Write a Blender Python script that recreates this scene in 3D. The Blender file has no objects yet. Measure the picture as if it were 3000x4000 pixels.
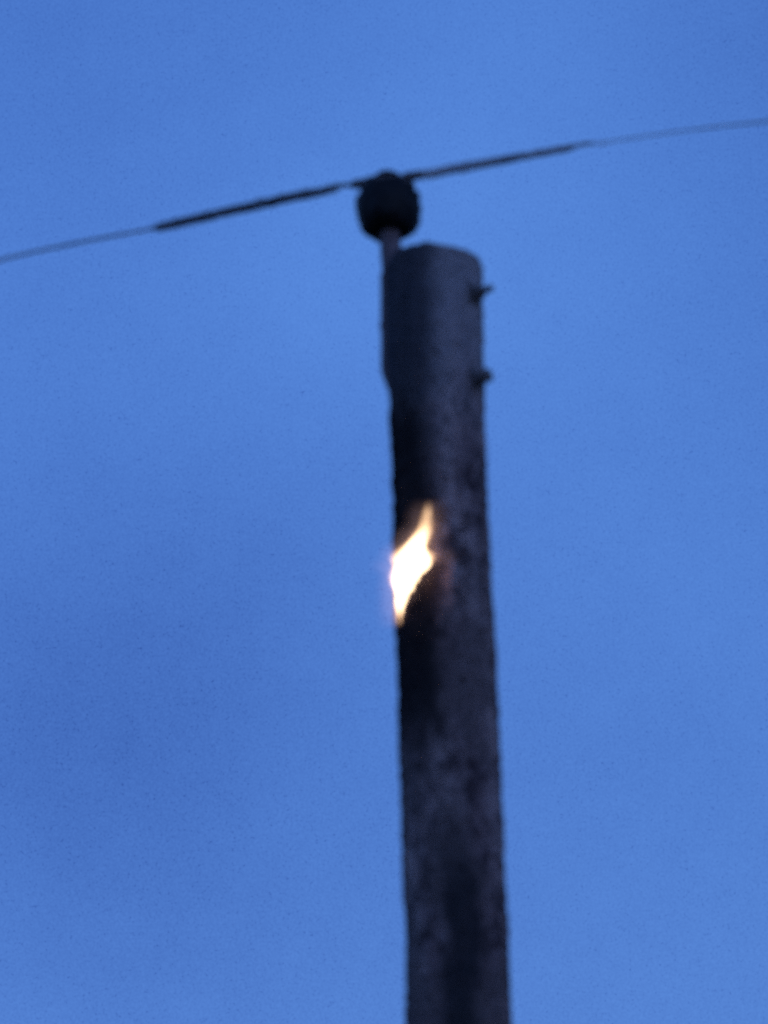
import bpy, math, random
from mathutils import Vector, Matrix, Euler, noise
random.seed(7)
S = bpy.context.scene
COL = S.collection

# ------------------------------------------------------------------ camera
CAM_LOC = Vector((0.0, -14.0, 1.6))
ELEV, ROLL = math.radians(27.0), math.radians(-1.95)
IW, IH, FPX = 3000.0, 4000.0, 27600.0
ROT = Euler((math.radians(90) + ELEV, 0, 0)).to_matrix() @ Matrix.Rotation(ROLL, 3, 'Z')
cam_data = bpy.data.cameras.new('camera')
cam = bpy.data.objects.new('camera', cam_data)
COL.objects.link(cam)
cam.location = CAM_LOC
cam.rotation_euler = ROT.to_euler()
cam_data.sensor_fit = 'VERTICAL'
cam_data.sensor_height = 24.0
cam_data.sensor_width = 18.0
cam_data.lens = 24.0 * FPX / IH
cam_data.clip_start = 0.1
cam_data.clip_end = 3000
cam_data.dof.use_dof = True
cam_data.dof.focus_distance = 900.0         # the phone focused on the sky far behind the pole
cam_data.dof.aperture_fstop = 7.4
S.camera = cam
S.cycles.transparent_max_bounces = 32
S.cycles.use_denoising = False               # keep the grain of a dusk phone picture
S.cycles.pixel_filter_type = 'BLACKMAN_HARRIS'
S.cycles.filter_width = 1.8
S.cycles.sample_clamp_direct = 0.9
S.cycles.sample_clamp_indirect = 0.15


def ray(px, py):
    return (ROT @ Vector(((px - IW / 2) / FPX, -(py - IH / 2) / FPX, -1.0))).normalized()


def on_plane(px, py, p0, n):
    d = ray(px, py)
    return CAM_LOC + d * ((p0 - CAM_LOC).dot(n) / d.dot(n))


# ------------------------------------------------------------------ world, sun, exposure
SUN_EL, SUN_ROT = math.radians(2.5), math.radians(150.0)
W = bpy.data.worlds.new('World')
S.world = W
W.use_nodes = True
nt = W.node_tree
nt.nodes.clear()
N = nt.nodes.new
L = nt.links.new
out = N('ShaderNodeOutputWorld')
bg = N('ShaderNodeBackground')
sky = N('ShaderNodeTexSky')
sky.sky_type = 'NISHITA'
sky.sun_disc = False
sky.sun_elevation = SUN_EL
sky.sun_rotation = SUN_ROT
sky.altitude = 0
sky.air_density = 1.6
sky.dust_density = 0.3
sky.ozone_density = 4.0
tc = N('ShaderNodeTexCoord')
nz = N('ShaderNodeTexNoise')
nz.inputs['Scale'].default_value = 9.0
nz.inputs['Detail'].default_value = 3.0
nz.inputs['Roughness'].default_value = 0.5
L(tc.outputs['Generated'], nz.inputs['Vector'])
fine = N('ShaderNodeTexNoise')
fine.inputs['Scale'].default_value = 2500.0
fine.inputs['Detail'].default_value = 2.0
L(tc.outputs['Generated'], fine.inputs['Vector'])


def mathn(op, a, b=None, clamp=False, tree=None):
    t = tree or nt
    m = t.nodes.new('ShaderNodeMath')
    m.operation = op
    m.use_clamp = clamp
    for i, v in enumerate((a, b)):
        if v is None:
            continue
        if isinstance(v, (int, float)):
            m.inputs[i].default_value = v
        else:
            t.links.new(v, m.inputs[i])
    return m.outputs[0]


val = mathn('ADD', mathn('MULTIPLY', mathn('SUBTRACT', nz.outputs['Fac'], 0.5), 0.38), 1.0)
val = mathn('ADD', val, mathn('MULTIPLY', mathn('SUBTRACT', fine.outputs['Fac'], 0.5), 0.34))
midn = N('ShaderNodeTexNoise')
midn.inputs['Scale'].default_value = 110.0
midn.inputs['Detail'].default_value = 5.0
midn.inputs['Roughness'].default_value = 0.7
L(tc.outputs['Generated'], midn.inputs['Vector'])
val = mathn('ADD', val, mathn('MULTIPLY', mathn('SUBTRACT', midn.outputs['Fac'], 0.5), 0.16))
# scattered tiny darker flecks: image grain put into the sky colour
fleck = mathn('MULTIPLY', mathn('SUBTRACT', 0.36, fine.outputs['Fac'], ), 3.0, True)
val = mathn('SUBTRACT', val, mathn('MULTIPLY', fleck, 0.42))
# thin veils of cloud: each is a soft patch of the sky round a direction (darker or brighter)
VEILS = [((300, 3000), 950, -0.24), ((750, 2450), 700, -0.11), ((2700, 2400), 600, 0.07),
         ((2350, 1050), 900, 0.17), ((1250, 950), 480, 0.13), ((1750, 1250), 520, 0.05), ((2050, 50), 650, 0.14), ((1150, 1500), 600, 0.03), ((2500, 3500), 900, 0.02),
         ((200, 250), 600, -0.05), ((1200, 3900), 600, -0.02), ((2950, 300), 500, -0.04), ((2300, 2900), 450, -0.05)]
for (px, py), rad, amp in VEILS:
    d = ray(px, py)
    vm = N('ShaderNodeVectorMath')
    vm.operation = 'DISTANCE'
    L(tc.outputs['Generated'], vm.inputs[0])
    vm.inputs[1].default_value = d
    q = mathn('DIVIDE', vm.outputs['Value'], rad / FPX)
    q = mathn('MULTIPLY', q, q)
    g = mathn('POWER', 2.718, mathn('MULTIPLY', q, -0.9))
    val = mathn('ADD', val, mathn('MULTIPLY', g, amp))
mul = N('ShaderNodeVectorMath')
mul.operation = 'MULTIPLY'
# added: unseen warm horizon recoloured sky blue to cool the pole's light
sx = N('ShaderNodeSeparateXYZ')
L(tc.outputs['Generated'], sx.inputs[0])
hz = N('ShaderNodeMapRange')
hz.interpolation_type = 'SMOOTHSTEP'
hz.inputs['From Min'].default_value = 0.36
hz.inputs['From Max'].default_value = 0.02
L(sx.outputs['Z'], hz.inputs['Value'])
hm = N('ShaderNodeMix')
hm.data_type = 'RGBA'
L(hz.outputs[0], hm.inputs['Factor'])
L(sky.outputs['Color'], [q for q in hm.inputs if q.name == 'A' and q.type == 'RGBA'][0])
[q for q in hm.inputs if q.name == 'B' and q.type == 'RGBA'][0].default_value = (0.24, 0.54, 1.02, 1)
L([q for q in hm.outputs if q.type == 'RGBA'][0], mul.inputs[0])
mul.inputs[1].default_value = (1.03, 1.16, 1.95)      # white balance of the phone
sc_ = N('ShaderNodeVectorMath')
sc_.operation = 'MULTIPLY'
cx = N('ShaderNodeCombineXYZ')
L(val, cx.inputs[0])
L(mathn('POWER', val, 0.92), cx.inputs[1])
L(mathn('POWER', val, 0.62), cx.inputs[2])
L(mul.outputs[0], sc_.inputs[0])
L(cx.outputs[0], sc_.inputs[1])
L(sc_.outputs[0], bg.inputs['Color'])
bg.inputs['Strength'].default_value = 0.115
L(bg.outputs[0], out.inputs['Surface'])

sun_d = bpy.data.lights.new('sun', 'SUN')
sun_d.energy = 0.03                      # the last of the dusk light
sun_d.angle = math.radians(25)
sun_d.color = (0.7, 0.8, 1.0)
sun = bpy.data.objects.new('sun', sun_d)
COL.objects.link(sun)
sd = Vector((math.sin(SUN_ROT) * math.cos(SUN_EL), math.cos(SUN_ROT) * math.cos(SUN_EL), math.sin(SUN_EL)))
sun.rotation_euler = sd.to_track_quat('Z', 'Y').to_euler()
sun.location = (20, -20, 20)

S.view_settings.view_transform = 'Standard'
S.view_settings.look = 'None'
S.view_settings.exposure = 1.55
S.view_settings.gamma = 1.0


# ------------------------------------------------------------------ helpers
def mesh_obj(name, verts, faces, mat, parent=None, smooth=True):
    me = bpy.data.meshes.new(name)
    me.from_pydata([tuple(v) for v in verts], [], faces)
    me.update()
    if smooth:
        me.polygons.foreach_set('use_smooth', [True] * len(me.polygons))
    me.materials.append(mat)
    o = bpy.data.objects.new(name, me)
    COL.objects.link(o)
    if parent:
        o.parent = parent
    return o


def empty(name, loc, label, cat):
    o = bpy.data.objects.new(name, None)
    COL.objects.link(o)
    o.location = loc
    o.empty_display_size = 0.1
    o['label'] = label
    o['category'] = cat
    return o


class MB:
    def __init__(s):
        s.v, s.f = [], []

    def add(s, v, f):
        b = len(s.v)
        s.v += [Vector(p) for p in v]
        s.f += [tuple(i + b for i in q) for q in f]

    def tube(s, pts, rad, seg=14, cap=True, wob=0.0):
        """swept round tube; rad a number or a list"""
        pts = [Vector(p) for p in pts]
        if isinstance(rad, (int, float)):
            rad = [rad] * len(pts)
        v, f = [], []
        up = None
        for i, p in enumerate(pts):
            t = (pts[min(i + 1, len(pts) - 1)] - pts[max(i - 1, 0)]).normalized()
            if up is None:
                a = Vector((0, 0, 1)) if abs(t.z) < 0.9 else Vector((1, 0, 0))
                up = (a - t * a.dot(t)).normalized()
            else:
                up = (up - t * up.dot(t)).normalized()
            sd_ = t.cross(up)
            for k in range(seg):
                a = 2 * math.pi * k / seg
                r = rad[i] * (1 + wob * noise.noise(p * 60 + Vector((k * 1.3, 0, 0))))
                v.append(p + up * (math.cos(a) * r) + sd_ * (math.sin(a) * r))
        for i in range(len(pts) - 1):
            for k in range(seg):
                k2 = (k + 1) % seg
                f.append((i * seg + k, i * seg + k2, (i + 1) * seg + k2, (i + 1) * seg + k))
        if cap:
            f.append(tuple(range(seg - 1, -1, -1)))
            f.append(tuple(range((len(pts) - 1) * seg, len(pts) * seg)))
        s.add(v, f)

    def lathe(s, prof, o, ax=(0, 0, 1), seg=48, rough=0.0, dent=None):
        """prof: (radius, height) pairs along the axis"""
        ax = Vector(ax).normalized()
        a0 = Vector((0, 0, 1)) if abs(ax.z) < 0.9 else Vector((1, 0, 0))
        u = (a0 - ax * a0.dot(ax)).normalized()
        w = ax.cross(u)
        o = Vector(o)
        v, f = [], []
        for r, h in prof:
            for k in range(seg):
                a = 2 * math.pi * k / seg
                rr = r
                if dent:
                    rr = dent(r, h, a)
                p = o + ax * h + u * (math.cos(a) * rr) + w * (math.sin(a) * rr)
                if rough:
                    p += (p - o).normalized() * rough * noise.noise(p * 45)
                v.append(p)
        n = len(prof)
        for i in range(n - 1):
            for k in range(seg):
                k2 = (k + 1) % seg
                f.append((i * seg + k, i * seg + k2, (i + 1) * seg + k2, (i + 1) * seg + k))
        f.append(tuple(range(seg - 1, -1, -1)))
        f.append(tuple(range((n - 1) * seg, n * seg)))
        s.add(v, f)

    def build(s, name, mat, parent=None, origin=None, smooth=True):
        vs = s.v
        if origin is not None:
            vs = [p - Vector(origin) for p in vs]
        return mesh_obj(name, vs, s.f, mat, parent, smooth)


def new_mat(name):
    m = bpy.data.materials.new(name)
    m.use_nodes = True
    t = m.node_tree
    b = t.nodes['Principled BSDF']
    return m, t, b


def simple_mat(name, c1, c2, scale, rough=0.6, metal=0.0, bump=0.3, detail=6.0):
    m, t, b = new_mat(name)
    co = t.nodes.new('ShaderNodeTexCoord')
    n = t.nodes.new('ShaderNodeTexNoise')
    n.inputs['Scale'].default_value = scale
    n.inputs['Detail'].default_value = detail
    n.inputs['Roughness'].default_value = 0.65
    t.links.new(co.outputs['Object'], n.inputs['Vector'])
    r = t.nodes.new('ShaderNodeValToRGB')
    r.color_ramp.elements[0].position = 0.35
    r.color_ramp.elements[1].position = 0.65
    r.color_ramp.elements[0].color = (*c1, 1)
    r.color_ramp.elements[1].color = (*c2, 1)
    t.links.new(n.outputs['Fac'], r.inputs['Fac'])
    t.links.new(r.outputs['Color'], b.inputs['Base Color'])
    b.inputs['Roughness'].default_value = rough
    b.inputs['Metallic'].default_value = metal
    bp = t.nodes.new('ShaderNodeBump')
    bp.inputs['Strength'].default_value = bump
    bp.inputs['Distance'].default_value = 0.004
    t.links.new(n.outputs['Fac'], bp.inputs['Height'])
    t.links.new(bp.outputs['Normal'], b.inputs['Normal'])
    return m


# ------------------------------------------------------------------ ground
gv, gf = [], []
n_ = 60
for i in range(n_ + 1):
    for j in range(n_ + 1):
        x = math.copysign(abs((i / n_ * 2 - 1)) ** 2.5, i / n_ * 2 - 1) * 900
        y = math.copysign(abs((j / n_ * 2 - 1)) ** 2.5, j / n_ * 2 - 1) * 900
        z = -0.02 + 0.05 * noise.noise(Vector((x, y, 0)) * 0.2) * min(1, math.hypot(x, y) / 4)
        gv.append((x, y, z))
for i in range(n_):
    for j in range(n_):
        a = i * (n_ + 1) + j
        gf.append((a, a + n_ + 1, a + n_ + 2, a + 1))
ground = mesh_obj('ground', gv, gf, simple_mat('dry_grass_ground', (0.035, 0.05, 0.02), (0.09, 0.085, 0.045), 2.0,
                                               rough=0.95))
ground['kind'] = 'structure'

# ------------------------------------------------------------------ pole
YN = Vector((0, 1, 0))
TOPC = on_plane(1696, 1040, Vector((0, 0, 0)), YN)      # centre of the cut top
AX, PTOP = TOPC.x, TOPC.z
PXM = FPX / (TOPC - CAM_LOC).length                      # pixels of the photo per metre there
R_TOP = 186.0 / PXM
TAPER = 0.0045                                           # radius gained per metre down
# the shaft is not a true cone: its edges (left, right) as they run down the pole
EDGES = [(900, 1507, 1880), (1000, 1509, 1884), (1250, 1512, 1887), (1400, 1514, 1887), (1550, 1522, 1893), (1800, 1530, 1899),
         (2100, 1538, 1911), (2250, 1545, 1917), (2500, 1547, 1931), (2650, 1554, 1941), (2900, 1559, 1951), (3100, 1566, 1959),
         (3300, 1571, 1967), (3450, 1574, 1975), (3560, 1583, 1981), (3700, 1588, 1988), (3850, 1588, 1992), (4000, 1585, 1997),
         (4200, 1590, 2009)]
PROF = []
for _y, _l, _r in EDGES:
    _a, _b = on_plane(_l, _y, Vector((0, 0, 0)), YN), on_plane(_r, _y, Vector((0, 0, 0)), YN)
    PROF.append(((_a.z + _b.z) / 2, (_a.x + _b.x) / 2 - AX, (_b.x - _a.x) / 2))
PROF.sort()


def shape(z, k):
    if z <= PROF[0][0]:
        return PROF[0][2] + TAPER * (PROF[0][0] - z) if k == 2 else PROF[0][1]
    for i in range(len(PROF) - 1):
        if z <= PROF[i + 1][0]:
            u = (z - PROF[i][0]) / (PROF[i + 1][0] - PROF[i][0])
            u = u * u * (3 - 2 * u)
            return PROF[i][k] * (1 - u) + PROF[i + 1][k] * u
    return PROF[-1][k]


def pole_r(z):
    return shape(z, 2)


def pz(py, px=1740):
    return on_plane(px, py, Vector((0, -R_TOP, 0)), YN).z


m, t, b = new_mat('weathered_creosote_wood')
lk = t.links.new
co = t.nodes.new('ShaderNodeTexCoord')


def noise_n(vec, scale, detail=5.0, rough=0.6, stretch=(1, 1, 1)):
    mp = t.nodes.new('ShaderNodeMapping')
    mp.inputs['Scale'].default_value = stretch
    lk(vec, mp.inputs['Vector'])
    n = t.nodes.new('ShaderNodeTexNoise')
    n.inputs['Scale'].default_value = scale
    n.inputs['Detail'].default_value = detail
    n.inputs['Roughness'].default_value = rough
    lk(mp.outputs[0], n.inputs['Vector'])
    return n.outputs['Fac']


def mn(op, a, b_=None, clamp=False):
    return mathn(op, a, b_, clamp, t)


def smooth(v, lo, hi):
    r = t.nodes.new('ShaderNodeMapRange')
    r.interpolation_type = 'SMOOTHSTEP'
    r.inputs['From Min'].default_value = lo
    r.inputs['From Max'].default_value = hi
    lk(v, r.inputs['Value'])
    return r.outputs[0]


def mixc(f, a, c):
    x = t.nodes.new('ShaderNodeMix')
    x.data_type = 'RGBA'
    if isinstance(f, (int, float)):
        x.inputs['Factor'].default_value = f
    else:
        lk(f, x.inputs['Factor'])
    for i, v in (('A', a), ('B', c)):
        s_ = [q for q in x.inputs if q.name == i and q.type == 'RGBA'][0]
        if isinstance(v, tuple):
            s_.default_value = (*v, 1)
        else:
            lk(v, s_)
    return [q for q in x.outputs if q.type == 'RGBA'][0]


OB = co.outputs['Object']
sep = t.nodes.new('ShaderNodeSeparateXYZ')
lk(OB, sep.inputs[0])
X, Z = sep.outputs['X'], sep.outputs['Z']
streak = noise_n(OB, 16, 6, 0.62, (1, 1, 0.14))
blotch = noise_n(OB, 8, 4, 0.6, (1, 1, 0.6))
grain = noise_n(OB, 140, 4, 0.7, (1, 1, 0.35))
wav = noise_n(OB, 5, 4, 0.6, (1, 1, 0.8))
wx = mn('ADD', X, mn('MULTIPLY', mn('SUBTRACT', wav, 0.5), 0.10))      # ragged edge for the stains
wz = mn('ADD', Z, mn('MULTIPLY', mn('SUBTRACT', blotch, 0.5), 0.35))
base = mixc(smooth(streak, 0.36, 0.66), (0.30, 0.19, 0.185), (0.68, 0.46, 0.42))
base = mixc(mn('MULTIPLY', smooth(noise_n(OB, 26, 5, 0.7, (1, 1, 0.6)), 0.49, 0.58), 0.85), base, (0.06, 0.04, 0.045))
base = mixc(mn('MULTIPLY', smooth(noise_n(OB, 62, 3, 0.6, (1, 1, 0.7)), 0.55, 0.63), 0.7), base, (0.04, 0.03, 0.035))
base = mixc(smooth(blotch, 0.42, 0.66), base, (0.24, 0.165, 0.155))
# bleached grey wood below the cut top
base = mixc(mn('MULTIPLY', smooth(wz, pz(1950), pz(1050)), 0.85), base, (0.50, 0.42, 0.42))
# darker left half below the top
dark_left = mn('MULTIPLY', smooth(wz, pz(1700), pz(1300)), mn('SUBTRACT', 1.0, smooth(wx, -0.035, 0.02)))
base = mixc(mn('MULTIPLY', dark_left, 0.9), base, (0.075, 0.07, 0.08))
# scorched black flank: left side, above and below the fire
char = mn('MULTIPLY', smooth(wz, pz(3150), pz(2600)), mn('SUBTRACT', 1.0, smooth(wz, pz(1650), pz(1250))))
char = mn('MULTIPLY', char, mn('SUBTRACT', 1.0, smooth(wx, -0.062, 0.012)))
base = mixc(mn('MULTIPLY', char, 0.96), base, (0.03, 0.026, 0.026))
# tar that has run down the middle of the shaft lower down
tar = mn('MULTIPLY', mn('SUBTRACT', 1.0, smooth(wz, pz(3500), pz(2850))),
         mn('SUBTRACT', 1.0, smooth(mn('ABSOLUTE', mn('ADD', wx, 0.005)), 0.015, 0.07)))
base = mixc(mn('MULTIPLY', tar, 0.92), base, (0.045, 0.042, 0.045))
# pits and knots
vo = t.nodes.new('ShaderNodeTexVoronoi')
vo.inputs['Scale'].default_value = 42
vo.inputs['Randomness'].default_value = 1.0
mp = t.nodes.new('ShaderNodeMapping')
mp.inputs['Scale'].default_value = (1, 1, 0.7)
lk(OB, mp.inputs['Vector'])
lk(mp.outputs[0], vo.inputs['Vector'])
pits = mn('MULTIPLY', mn('SUBTRACT', 1.0, smooth(vo.outputs['Distance'], 0.10, 0.26)), smooth(blotch, 0.40, 0.55))
base = mixc(mn('MULTIPLY', pits, 0.6), base, (0.02, 0.016, 0.02))
base = mixc(mn('MULTIPLY', smooth(grain, 0.45, 0.70), 0.4), base, (0.05, 0.035, 0.035))
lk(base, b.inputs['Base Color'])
b.inputs['Roughness'].default_value = 0.9
b.inputs['Specular IOR Level'].default_value = 0.0
bp = t.nodes.new('ShaderNodeBump')
bp.inputs['Strength'].default_value = 0.9
bp.inputs['Distance'].default_value = 0.012
lk(mn('ADD', mn('ADD', streak, mn('MULTIPLY', grain, 0.5)), mn('MULTIPLY', pits, -0.6)), bp.inputs['Height'])
lk(bp.outputs[0], b.inputs['Normal'])
WOOD = m

STEEL = simple_mat('dull_galvanised_steel', (0.16, 0.10, 0.10), (0.30, 0.20, 0.20), 40, rough=0.7, metal=0.15)
RUST = simple_mat('rusty_bolt_steel', (0.09, 0.07, 0.07), (0.3, 0.24, 0.22), 60, rough=0.8, metal=0.2)
PORC = simple_mat('sooty_dark_porcelain', (0.004, 0.003, 0.003), (0.014, 0.009, 0.009), 30, rough=0.6)

pole = empty('utility_pole', (AX, 0, 0),
             'dark weathered round wooden utility pole with a flame burning on its left flank', 'utility pole')

SEG = 144
zs = []
z = -0.6
z_vis = pz(4300)
while z < z_vis:
    zs.append(z)
    z += 0.06
while z < PTOP - 0.006:
    zs.append(z)
    z += 0.008
zs.append(PTOP - 0.006)
checks = [(random.uniform(0, 2 * math.pi), random.uniform(4, PTOP), random.uniform(0.25, 1.1), random.uniform(0.006, 0.013))
          for _ in range(26)]
BEND = lambda z: shape(z, 1)
pv, pf = [], []


def pole_pt(z, a, shrink=1.0, zz=None):
    r = pole_r(z)
    d = Vector((math.cos(a), math.sin(a), 0))
    p = Vector((d.x * r, d.y * r, z))
    q = Vector((d.x * 3.0, d.y * 3.0, z * 1.6))
    r += 0.0015 * noise.noise(q) + 0.0028 * noise.noise(Vector((d.x * 9, d.y * 9, z * 9))) \
        + 0.0034 * noise.noise(Vector((d.x * 14, d.y * 14, z * 40))) + 0.0035 * noise.noise(Vector((d.x * 34, d.y * 34, z * 60))) + 0.003 * noise.noise(Vector((d.x * 50, d.y * 50, z * 130)))
    for ca, cz, cl, dp in checks:
        dz = abs(z - cz) / cl
        if dz < 1:
            da = (a - ca - 0.05 * math.sin(z * 5 + ca) + math.pi) % (2 * math.pi) - math.pi
            w_ = 0.05
            if abs(da) < w_:
                r -= dp * (1 - dz) ** 0.5 * (1 - abs(da) / w_)
    return Vector((d.x * r * shrink + BEND(z), d.y * r * shrink, zz if zz is not None else z))


for z in zs:
    for k in range(SEG):
        pv.append(pole_pt(z, 2 * math.pi * k / SEG))
rings = len(zs)
for sh, dz in ((0.985, 0.002), (0.95, 0.008), (0.8, 0.011), (0.5, 0.012), (0.2, 0.013)):
    for k in range(SEG):
        a = 2 * math.pi * k / SEG
        p = pole_pt(PTOP - 0.006, a, sh, 0)
        p.z = PTOP - 0.006 + dz + 0.008 * noise.noise(Vector((p.x * 45, p.y * 45, 4))) - 0.11 * p.x * max(0.0, 1 - (1 - sh) * 0.3)
        pv.append(p)
    rings += 1
for i in range(rings - 1):
    for k in range(SEG):
        k2 = (k + 1) % SEG
        pf.append((i * SEG + k, i * SEG + k2, (i + 1) * SEG + k2, (i + 1) * SEG + k))
pf.append(tuple((rings - 1) * SEG + k for k in range(SEG)))
mesh_obj('shaft', pv, pf, WOOD, pole)

# ---- direction of the through bolts: 35 degrees toward the viewer on the right
PHI = math.radians(35)
BD = Vector((math.cos(PHI), -math.sin(PHI), 0)) if False else Vector((math.sin(math.radians(55)), -math.cos(math.radians(55)), 0))
BT = Vector((-BD.y, BD.x, 0))                            # tangent


def loc_p(radial, tang, z):
    return BD * radial + BT * tang + Vector((BEND(z), 0, z))


# pole-top bracket on the far-left flank: a steel channel with bolts through it, carrying the pin
zb0, zb1 = pz(1440, 1510), PTOP + 0.012
rr = pole_r(zb0) + 0.001
br = MB()
sec = [(-rr + 0.004, -0.030), (-rr - 0.022, -0.030), (-rr - 0.028, -0.022), (-rr - 0.028, 0.022), (-rr - 0.022, 0.030), (-rr + 0.004, 0.030),
       (-rr + 0.004, 0.025), (-rr - 0.020, 0.024), (-rr - 0.022, 0.018), (-rr - 0.022, -0.018), (-rr - 0.020, -0.024), (-rr + 0.004, -0.025)]
nz_ = 24
for i in range(nz_):
    f_ = i / (nz_ - 1)
    zz = zb0 + (zb1 - zb0) * f_
    w_ = 1.0 if f_ > 0.25 else 0.45 + 0.55 * (f_ / 0.25) ** 0.6
    rk = 0.0 if f_ > 0.25 else 0.022 * (1 - f_ / 0.25)
    for r_, t_ in sec:
        br.v.append(loc_p(min(r_ + rk, -rr + 0.004), t_ * w_, zz + 0.0015 * noise.noise(Vector((r_ * 40, t_ * 40, zz * 20)))))
ns = len(sec)
for i in range(nz_ - 1):
    for k in range(ns):
        k2 = (k + 1) % ns
        br.f.append((i * ns + k, i * ns + k2, (i + 1) * ns + k2, (i + 1) * ns + k))
br.f.append(tuple(range(ns)))
br.f.append(tuple(range(nz_ * ns - 1, (nz_ - 1) * ns - 1, -1)))
bracket = br.build('bracket', STEEL, pole)

# insulator on its pin
zi = on_plane(1512, 905, Vector((0, BD.y * -(R_TOP), 0)), YN).z
PR = -(R_TOP + 0.006)
PTILT = Vector((-0.045, 0, 1)).normalized()
pin = MB()
p_base = loc_p(PR, 0, zb1 - 0.03)
p_top = loc_p(PR - 0.004, 0, zi + 0.03) + Vector((-0.004, 0, 0))
pts = [p_base.lerp(p_top, i / 8) for i in range(9)]
pin.tube(pts, [0.0245] * 5 + [0.024, 0.0235, 0.023, 0.022], 24, wob=0.06)
pin.lathe([(0.030, -0.006), (0.031, -0.004), (0.031, 0.004), (0.030, 0.006)], loc_p(PR, 0, zb1 + 0.002), seg=6)
pin.build('pin', STEEL, bracket)

I0 = loc_p(PR - 0.004, 0, zi) + Vector((-0.004, 0, 0))


def ins_dent(r, h, a):
    return r


ins = MB()
prof = [(0.022, 0.012), (0.034, 0.002), (0.043, 0.000), (0.051, 0.004), (0.059, 0.012), (0.066, 0.026), (0.069, 0.040),
        (0.0705, 0.054), (0.071, 0.070), (0.070, 0.082), (0.066, 0.091), (0.059, 0.098), (0.055, 0.102), (0.056, 0.106),
        (0.053, 0.112), (0.047, 0.119), (0.038, 0.124), (0.022, 0.127), (0.008, 0.128)]
prof = [(r * 1.045, h * 1.10) for r, h in prof]
ins.lathe(prof, I0, seg=64, rough=0.011)
insulator = ins.build('insulator', PORC, pole)

# tie wire wrapped round the insulator's neck
TH = math.radians(19)
WD = Vector((math.cos(TH), -math.sin(TH), 0))            # run of the overhead wire, right end toward the viewer
WNV = Vector((math.sin(TH), math.cos(TH), 0))
tie = MB()
hh = 0.102 * 1.10
for q in range(3):
    pts = []
    for i in range(41):
        a = 2 * math.pi * i / 40
        pts.append(I0 + Vector((math.cos(a) * 0.0600, math.sin(a) * 0.0600, hh - 0.006 + q * 0.0055 + 0.002 * math.sin(a * 2 + q))))
    tie.tube(pts, 0.0034, 8)

# through bolts
for py, L_, head in ((1150, 0.052, 0.6), (1483, 0.038, 1.0)):
    zc = on_plane(1850, py, Vector((0, -R_TOP * math.cos(math.radians(55)), 0)), YN).z
    rs = pole_r(zc)
    shaft = MB()
    shaft.tube([loc_p(-rs + 0.01 - (0.045 if head < 1 else 0), 0, zc), loc_p(rs + L_ - 0.004, 0, zc), loc_p(rs + L_, 0, zc)], [0.0072, 0.0068, 0.005], 16)
    for k in range(int((L_ - 0.03) / 0.004)):
        shaft.lathe([(0.0074, 0), (0.0088, 0.001), (0.0074, 0.002)], loc_p(rs + 0.030 + k * 0.004, 0, zc), BD, 14)
    shaft.lathe([(0.014, 0), (0.016, 0.003), (0.016, 0.007), (0.012, 0.009)], loc_p(-rs - (0.029 if head < 1 else -0.012), 0, zc), -BD, 6)
    bolt = shaft.build('bolt', RUST, pole)
    wa = MB()
    s_ = 0.023
    ww = [(-s_, -s_), (s_, -s_), (s_, s_), (-s_, s_)]
    v_ = []
    for rad_, k_ in ((-0.006, 1.0), (0.004, 1.0), (0.0065, 0.9)):
        for a_, c_ in ww:
            v_.append(loc_p(rs + rad_ - abs(a_) * 0.12, a_ * k_, zc + c_ * k_))
    f_ = []
    for i in range(2):
        for k in range(4):
            k2 = (k + 1) % 4
            f_.append((i * 4 + k, i * 4 + k2, (i + 1) * 4 + k2, (i + 1) * 4 + k))
    f_ += [(3, 2, 1, 0), (8, 9, 10, 11)]
    wa.add(v_, f_)
    wa.build('washer', RUST, bolt, smooth=False)
    nu = MB()
    nu.lathe([(0.015, 0), (0.0175, 0.003), (0.0175, 0.013), (0.0145, 0.017)], loc_p(rs + 0.006, 0, zc), BD, 6)
    if head == 1.0:
        nu.lathe([(0.015, 0), (0.0175, 0.003), (0.0175, 0.012), (0.0145, 0.015)], loc_p(rs + 0.0235, 0, zc), BD, 6)
    nu.build('nut', RUST, bolt, smooth=False)

# ------------------------------------------------------------------ overhead wire
PORC.node_tree.nodes['Principled BSDF'].inputs['Specular IOR Level'].default_value = 0.3
CABLE = simple_mat('tarnished_aluminium_strand', (0.15, 0.13, 0.13), (0.6, 0.52, 0.5), 9, rough=0.5, metal=0.3)
RODM = simple_mat('blackened_wrap_rods', (0.06, 0.05, 0.055), (0.30, 0.25, 0.26), 22, rough=0.6, metal=0.3)
RODP = simple_mat('dull_grey_wrap_rods', (0.35, 0.3, 0.32), (0.9, 0.8, 0.78), 12, rough=0.6, metal=0.2)
I0W = I0 + Vector((AX, 0, 0))
P0 = I0W + Vector((0, 0, hh))


def wp(px, py):
    return on_plane(px, py, P0, WNV)


img = [(-120, 1052), (50, 1003), (330, 943), (600, 892), (820, 843), (1100, 779), (1370, 724), (1510, 702), (1660, 680),
       (1850, 646), (2050, 609), (2250, 573), (2500, 535), (2766, 499), (3000, 474), (3150, 458)]
ctrl = [wp(*q) for q in img]
# on past the frame: level spans that sag to the next poles
lft, rgt = [], []
for i in range(1, 41):
    s_ = i * 1.0
    lft.append(ctrl[0] - WD * s_ + Vector((0, 0, -0.055 * s_ + 0.0014 * s_ * s_)))
    rgt.append(ctrl[-1] + WD * s_ + Vector((0, 0, -0.055 * s_ + 0.0014 * s_ * s_)))


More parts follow.
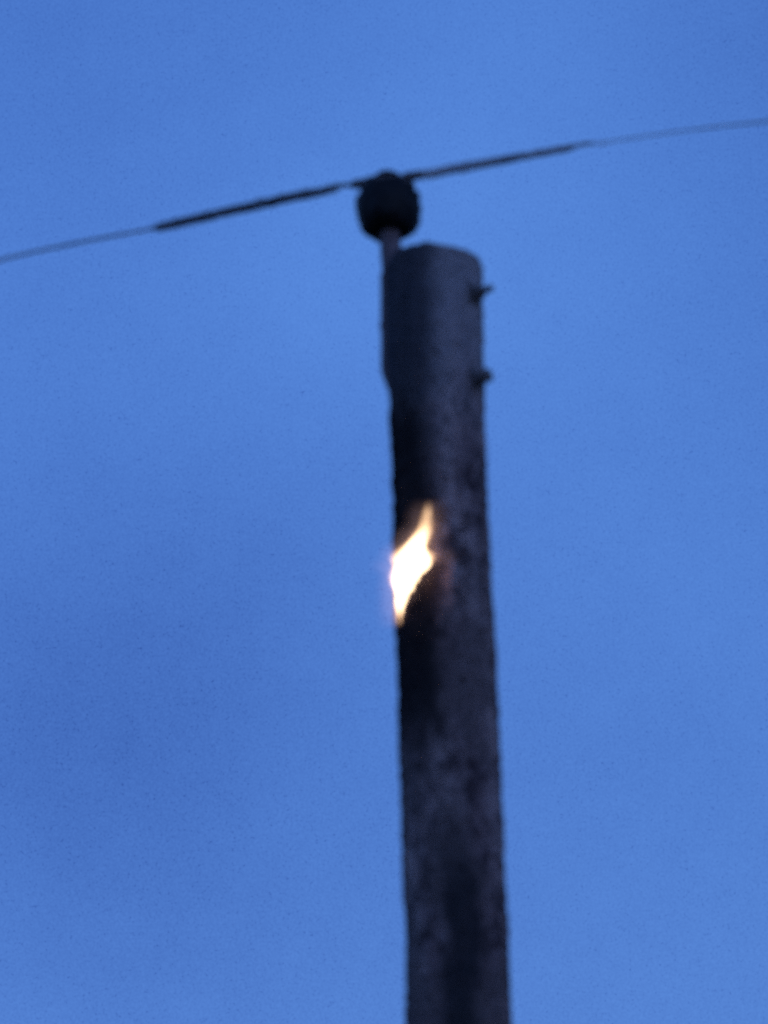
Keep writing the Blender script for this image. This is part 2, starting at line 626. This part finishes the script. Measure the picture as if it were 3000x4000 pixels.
def catmull(c, n):
    o = []
    for i in range(len(c) - 1):
        p0, p1, p2, p3 = c[max(i - 1, 0)], c[i], c[i + 1], c[min(i + 2, len(c) - 1)]
        for k in range(n):
            u = k / n
            o.append(0.5 * ((2 * p1) + (p2 - p0) * u + (2 * p0 - 5 * p1 + 4 * p2 - p3) * u * u + (3 * p1 - p0 - 3 * p2 + p3) * u ** 3))
    o.append(c[-1])
    return o


path = lft[::-1] + catmull(ctrl, 24) + rgt
path = [p - P0 for p in path]
for sgn in (-1, 1):
    pts = []
    for i in range(60):
        f_ = i / 59
        a = f_ * 2 * math.pi * 7
        dd = sgn * (0.04 + 0.045 * f_)
        c = min(path, key=lambda p: abs(p.dot(WD) - dd)) + (P0 - Vector((AX, 0, 0)))
        c = c + WD * (dd - (c - (P0 - Vector((AX, 0, 0)))).dot(WD))
        pts.append(c + WNV * math.cos(a) * 0.0095 + Vector((0, 0, math.sin(a) * 0.0095)))
    tie.tube(pts, 0.0026, 8)
tie.build('tie_wire', RUST, insulator)
wire = empty('overhead_wire', P0, 'single dark overhead wire crossing the sky and tied to the top of the insulator', 'wire')
cb = MB()
for s_ in range(3):
    strand = []
    for p in path:
        d_ = p.dot(WD)
        a = d_ * 60 + s_ * 2.094
        o_ = 0.0019 if d_ < 0.45 else 0.0012
        strand.append(p + WNV * math.cos(a) * o_ + Vector((0, 0, math.sin(a) * o_)))
    cb.tube(strand, [0.0019 if p.dot(WD) < 0.45 else (0.0013 if p.dot(WD) < 0.74 else 0.0018) for p in path], 7)
_t = CABLE.node_tree
_pb = _t.nodes['Principled BSDF']
_src = _pb.inputs['Base Color'].links[0].from_socket
_c = _t.nodes.new('ShaderNodeTexCoord')
_s = _t.nodes.new('ShaderNodeSeparateXYZ')
_t.links.new(_c.outputs['Object'], _s.inputs[0])
_r = _t.nodes.new('ShaderNodeValToRGB')         # pale length: the wire's fade into the sky is put into its colour
_r.color_ramp.elements[0].position = 0.56
_r.color_ramp.elements[0].color = (0, 0, 0, 1)
_r.color_ramp.elements[1].position = 0.62
_r.color_ramp.elements[1].color = (1, 1, 1, 1)
for _p, _v in ((0.73, 1), (0.78, 0)):
    _e = _r.color_ramp.elements.new(_p)
    _e.color = (_v, _v, _v, 1)
_a = mathn('ADD', mathn('MULTIPLY', _s.outputs['X'], 0.36, False, _t), 0.455, False, _t)
_t.links.new(_a, _r.inputs['Fac'])
_m = _t.nodes.new('ShaderNodeMix')
_m.data_type = 'RGBA'
_t.links.new(_r.outputs['Color'], _m.inputs['Factor'])
_t.links.new(_src, [q for q in _m.inputs if q.name == 'A' and q.type == 'RGBA'][0])
[q for q in _m.inputs if q.name == 'B' and q.type == 'RGBA'][0].default_value = (0.92, 0.9, 0.88, 1)
_t.links.new([q for q in _m.outputs if q.type == 'RGBA'][0], _pb.inputs['Base Color'])
cb.build('conductor', CABLE, wire)


def rods(pa, pb, n, taper_a, taper_b, rad=0.0024, coil=0.0092):
    a0 = wp(*pa) - P0
    b0 = wp(*pb) - P0
    d0, d1 = a0.dot(WD), b0.dot(WD)
    seg_pts = [p for p in path if d0 <= p.dot(WD) <= d1]
    # densify
    dense = []
    for i in range(len(seg_pts) - 1):
        for k in range(3):
            dense.append(seg_pts[i].lerp(seg_pts[i + 1], k / 3))
    dense.append(seg_pts[-1])
    mb = MB()
    for s in range(n):
        pts = []
        for p in dense:
            d_ = p.dot(WD)
            a = d_ * 48 + s * 2 * math.pi / n
            ea = min(1, (d_ - d0) / taper_a + 0.25)
            eb = min(1, (d1 - d_) / taper_b + 0.15)
            c_ = (0.0035 + (coil - 0.0035) * min(ea, eb)) * (1 + 0.35 * noise.noise(Vector((d_ * 30, s * 3.1, 0))))
            pts.append(p + WNV * math.cos(a) * c_ + Vector((0, 0, math.sin(a) * c_ )))
        i0 = int(random.random() * 0.10 * len(pts)) if s % 2 else 0
        i1 = len(pts) - (int(random.random() * 0.24 * len(pts)))
        mb.tube(pts[i0:i1], rad, 7, wob=0.05)
    return mb


rods((600, 892), (1405, 718), 7, 0.02, 0.1).build('wrap_rods', RODM, wire)
rods((1600, 690), (2400, 550), 7, 0.05, 0.6, rad=0.0021, coil=0.0110).build('wrap_rods', RODP, wire)

# ------------------------------------------------------------------ the fire
rows = [(1968, 1671, 1675), (1990, 1664, 1680), (2015, 1655, 1682), (2045, 1646, 1682), (2075, 1633, 1678), (2105, 1612, 1668),
        (2130, 1588, 1664), (2155, 1566, 1672), (2180, 1550, 1684), (2205, 1542, 1686), (2230, 1541, 1676), (2255, 1542, 1655),
        (2285, 1543, 1636), (2315, 1545, 1620), (2345, 1547, 1606), (2375, 1549, 1590), (2400, 1552, 1576), (2420, 1555, 1565),
        (2435, 1558, 1561)]


def flame_mesh(rows, grow, depth_k, jag, seg=40, off=0.0, noise_seed=0.0):
    v, f = [], []
    cs = []
    for (py, l, r) in rows:
        xm = (l + r) / 2
        yy = -math.sqrt(max(0.0, R_TOP ** 2 - min(R_TOP * 0.93, abs(on_plane(xm, py, Vector((0, -0.08, 0)), YN).x - AX)) ** 2))
        c = on_plane(xm, py, Vector((0, yy - 0.012 - off, 0)), YN)
        cs.append((c - Vector((AX, 0, 0)), max(0.001, (r - l) / 2 / PXM)))
    # refine
    fine_c = []
    for i in range(len(cs) - 1):
        for k in range(4):
            u = k / 4
            fine_c.append((cs[i][0].lerp(cs[i + 1][0], u), cs[i][1] * (1 - u) + cs[i + 1][1] * u))
    fine_c.append(cs[-1])
    n = len(fine_c)
    for i, (c, h) in enumerate(fine_c):
        for k in range(seg):
            a = 2 * math.pi * k / seg
            j = 1 + jag * noise.noise(Vector((math.cos(a) * 1.6, math.sin(a) * 1.6 + noise_seed, c.z * 34)))
            hh_ = max(0.0015, h * j + grow)
            p = Vector((c.x + math.cos(a) * hh_, c.y + math.sin(a) * hh_ * depth_k, c.z))
            v.append(p)
    for i in range(n - 1):
        for k in range(seg):
            k2 = (k + 1) % seg
            f.append((i * seg + k, i * seg + k2, (i + 1) * seg + k2, (i + 1) * seg + k))
    f.append(tuple(range(seg - 1, -1, -1)))
    f.append(tuple(range((n - 1) * seg, n * seg)))
    return v, f


fire_c = on_plane(1600, 2210, Vector((0, -0.09, 0)), YN)
fire = empty('flame', fire_c, 'small bright white and orange flame licking up the left flank of the pole', 'flame')


def shift(v):
    d = fire_c - Vector((AX, 0, 0))
    return [p - d for p in v]


fm = bpy.data.materials.new('flame_core')
fm.use_nodes = True
ft = fm.node_tree
ft.nodes.clear()
fo = ft.nodes.new('ShaderNodeOutputMaterial')
fe = ft.nodes.new('ShaderNodeEmission')
fco = ft.nodes.new('ShaderNodeTexCoord')
fs = ft.nodes.new('ShaderNodeSeparateXYZ')
ft.links.new(fco.outputs['Object'], fs.inputs[0])
zt = (rows[0][0] - 2210) / PXM
fr = ft.nodes.new('ShaderNodeMapRange')
fr.inputs['From Min'].default_value = -0.153
fr.inputs['From Max'].default_value = 0.161
ft.links.new(fs.outputs['Z'], fr.inputs['Value'])
cr = ft.nodes.new('ShaderNodeValToRGB')
E = cr.color_ramp.elements
E[0].position = 0.0
E[0].color = (0.02, 0.003, 0.01, 1)
E[1].position = 1.0
E[1].color = (0.006, 0.003, 0.003, 1)
for pos, c in ((0.08, (0.05, 0.03, 0.03)), (0.17, (0.5, 0.33, 0.2)), (0.26, (1.0, 0.72, 0.45)), (0.64, (1.0, 0.72, 0.45)),
               (0.75, (0.2, 0.13, 0.075)), (0.84, (0.07, 0.045, 0.028)), (0.93, (0.02, 0.013, 0.009))):
    e = E.new(pos)
    e.color = (*c, 1)
ft.links.new(fr.outputs[0], cr.inputs['Fac'])
ft.links.new(cr.outputs['Color'], fe.inputs['Color'])
fe.inputs['Strength'].default_value = 1.2
ft.links.new(fe.outputs[0], fo.inputs['Surface'])
v, f = flame_mesh(rows[2:-2], -0.0045, 0.4, 0.4)
mesh_obj('flame_core', shift(v), f, fm, fire)

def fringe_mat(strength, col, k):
    gm = bpy.data.materials.new('flame_fringe_halo')
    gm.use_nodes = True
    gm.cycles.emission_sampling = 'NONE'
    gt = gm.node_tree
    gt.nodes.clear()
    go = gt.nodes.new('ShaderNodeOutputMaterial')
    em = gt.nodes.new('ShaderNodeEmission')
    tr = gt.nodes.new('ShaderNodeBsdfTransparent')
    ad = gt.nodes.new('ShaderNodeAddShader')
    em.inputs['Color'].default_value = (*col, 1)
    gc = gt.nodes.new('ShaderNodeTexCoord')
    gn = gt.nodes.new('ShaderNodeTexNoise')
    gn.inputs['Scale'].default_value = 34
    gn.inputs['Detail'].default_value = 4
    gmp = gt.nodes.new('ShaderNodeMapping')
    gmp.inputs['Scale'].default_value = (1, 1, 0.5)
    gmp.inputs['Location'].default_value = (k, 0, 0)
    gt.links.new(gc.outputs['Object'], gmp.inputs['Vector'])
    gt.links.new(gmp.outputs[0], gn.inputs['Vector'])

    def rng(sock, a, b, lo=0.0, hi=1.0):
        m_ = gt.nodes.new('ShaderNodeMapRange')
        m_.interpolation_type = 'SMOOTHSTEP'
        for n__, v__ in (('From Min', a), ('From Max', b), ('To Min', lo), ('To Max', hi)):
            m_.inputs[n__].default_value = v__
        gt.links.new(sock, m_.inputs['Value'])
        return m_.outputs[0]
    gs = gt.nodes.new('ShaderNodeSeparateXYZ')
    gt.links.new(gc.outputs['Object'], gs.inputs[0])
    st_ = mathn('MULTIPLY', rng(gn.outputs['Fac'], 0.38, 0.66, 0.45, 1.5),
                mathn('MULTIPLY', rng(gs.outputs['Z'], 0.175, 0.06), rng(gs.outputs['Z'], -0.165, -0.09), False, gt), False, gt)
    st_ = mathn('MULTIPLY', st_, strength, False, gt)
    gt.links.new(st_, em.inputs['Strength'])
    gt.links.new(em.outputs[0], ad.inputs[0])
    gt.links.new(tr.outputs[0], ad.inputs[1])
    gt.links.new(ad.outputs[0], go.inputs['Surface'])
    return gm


# nested sheets of burning gas; the wide outer ones imitate the fire-lit haze
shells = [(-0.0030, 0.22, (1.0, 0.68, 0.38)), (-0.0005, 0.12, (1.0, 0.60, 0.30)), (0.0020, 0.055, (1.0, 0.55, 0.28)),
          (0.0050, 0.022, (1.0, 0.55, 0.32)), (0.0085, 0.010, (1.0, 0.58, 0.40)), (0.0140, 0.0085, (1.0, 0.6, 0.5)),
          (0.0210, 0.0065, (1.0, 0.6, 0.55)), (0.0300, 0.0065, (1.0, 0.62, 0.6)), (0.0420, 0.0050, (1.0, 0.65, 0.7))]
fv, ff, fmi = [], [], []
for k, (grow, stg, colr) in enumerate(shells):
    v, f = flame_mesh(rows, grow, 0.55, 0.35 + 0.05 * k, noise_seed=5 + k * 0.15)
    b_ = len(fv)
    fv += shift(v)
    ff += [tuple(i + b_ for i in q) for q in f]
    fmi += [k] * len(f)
fringe = mesh_obj('flame_fringe_halo', fv, ff, fringe_mat(shells[0][1], shells[0][2], 0), fire)
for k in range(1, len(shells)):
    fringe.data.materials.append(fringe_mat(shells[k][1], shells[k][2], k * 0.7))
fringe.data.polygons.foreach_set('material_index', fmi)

fl_d = bpy.data.lights.new('fire_light', 'POINT')
fl_d.energy = 0.03
fl_d.color = (1.0, 0.62, 0.4)
fl_d.shadow_soft_size = 0.03
fl = bpy.data.objects.new('fire_light', fl_d)
COL.objects.link(fl)
fl.parent = fire
fl.location = (0.015, -0.045, -0.02)
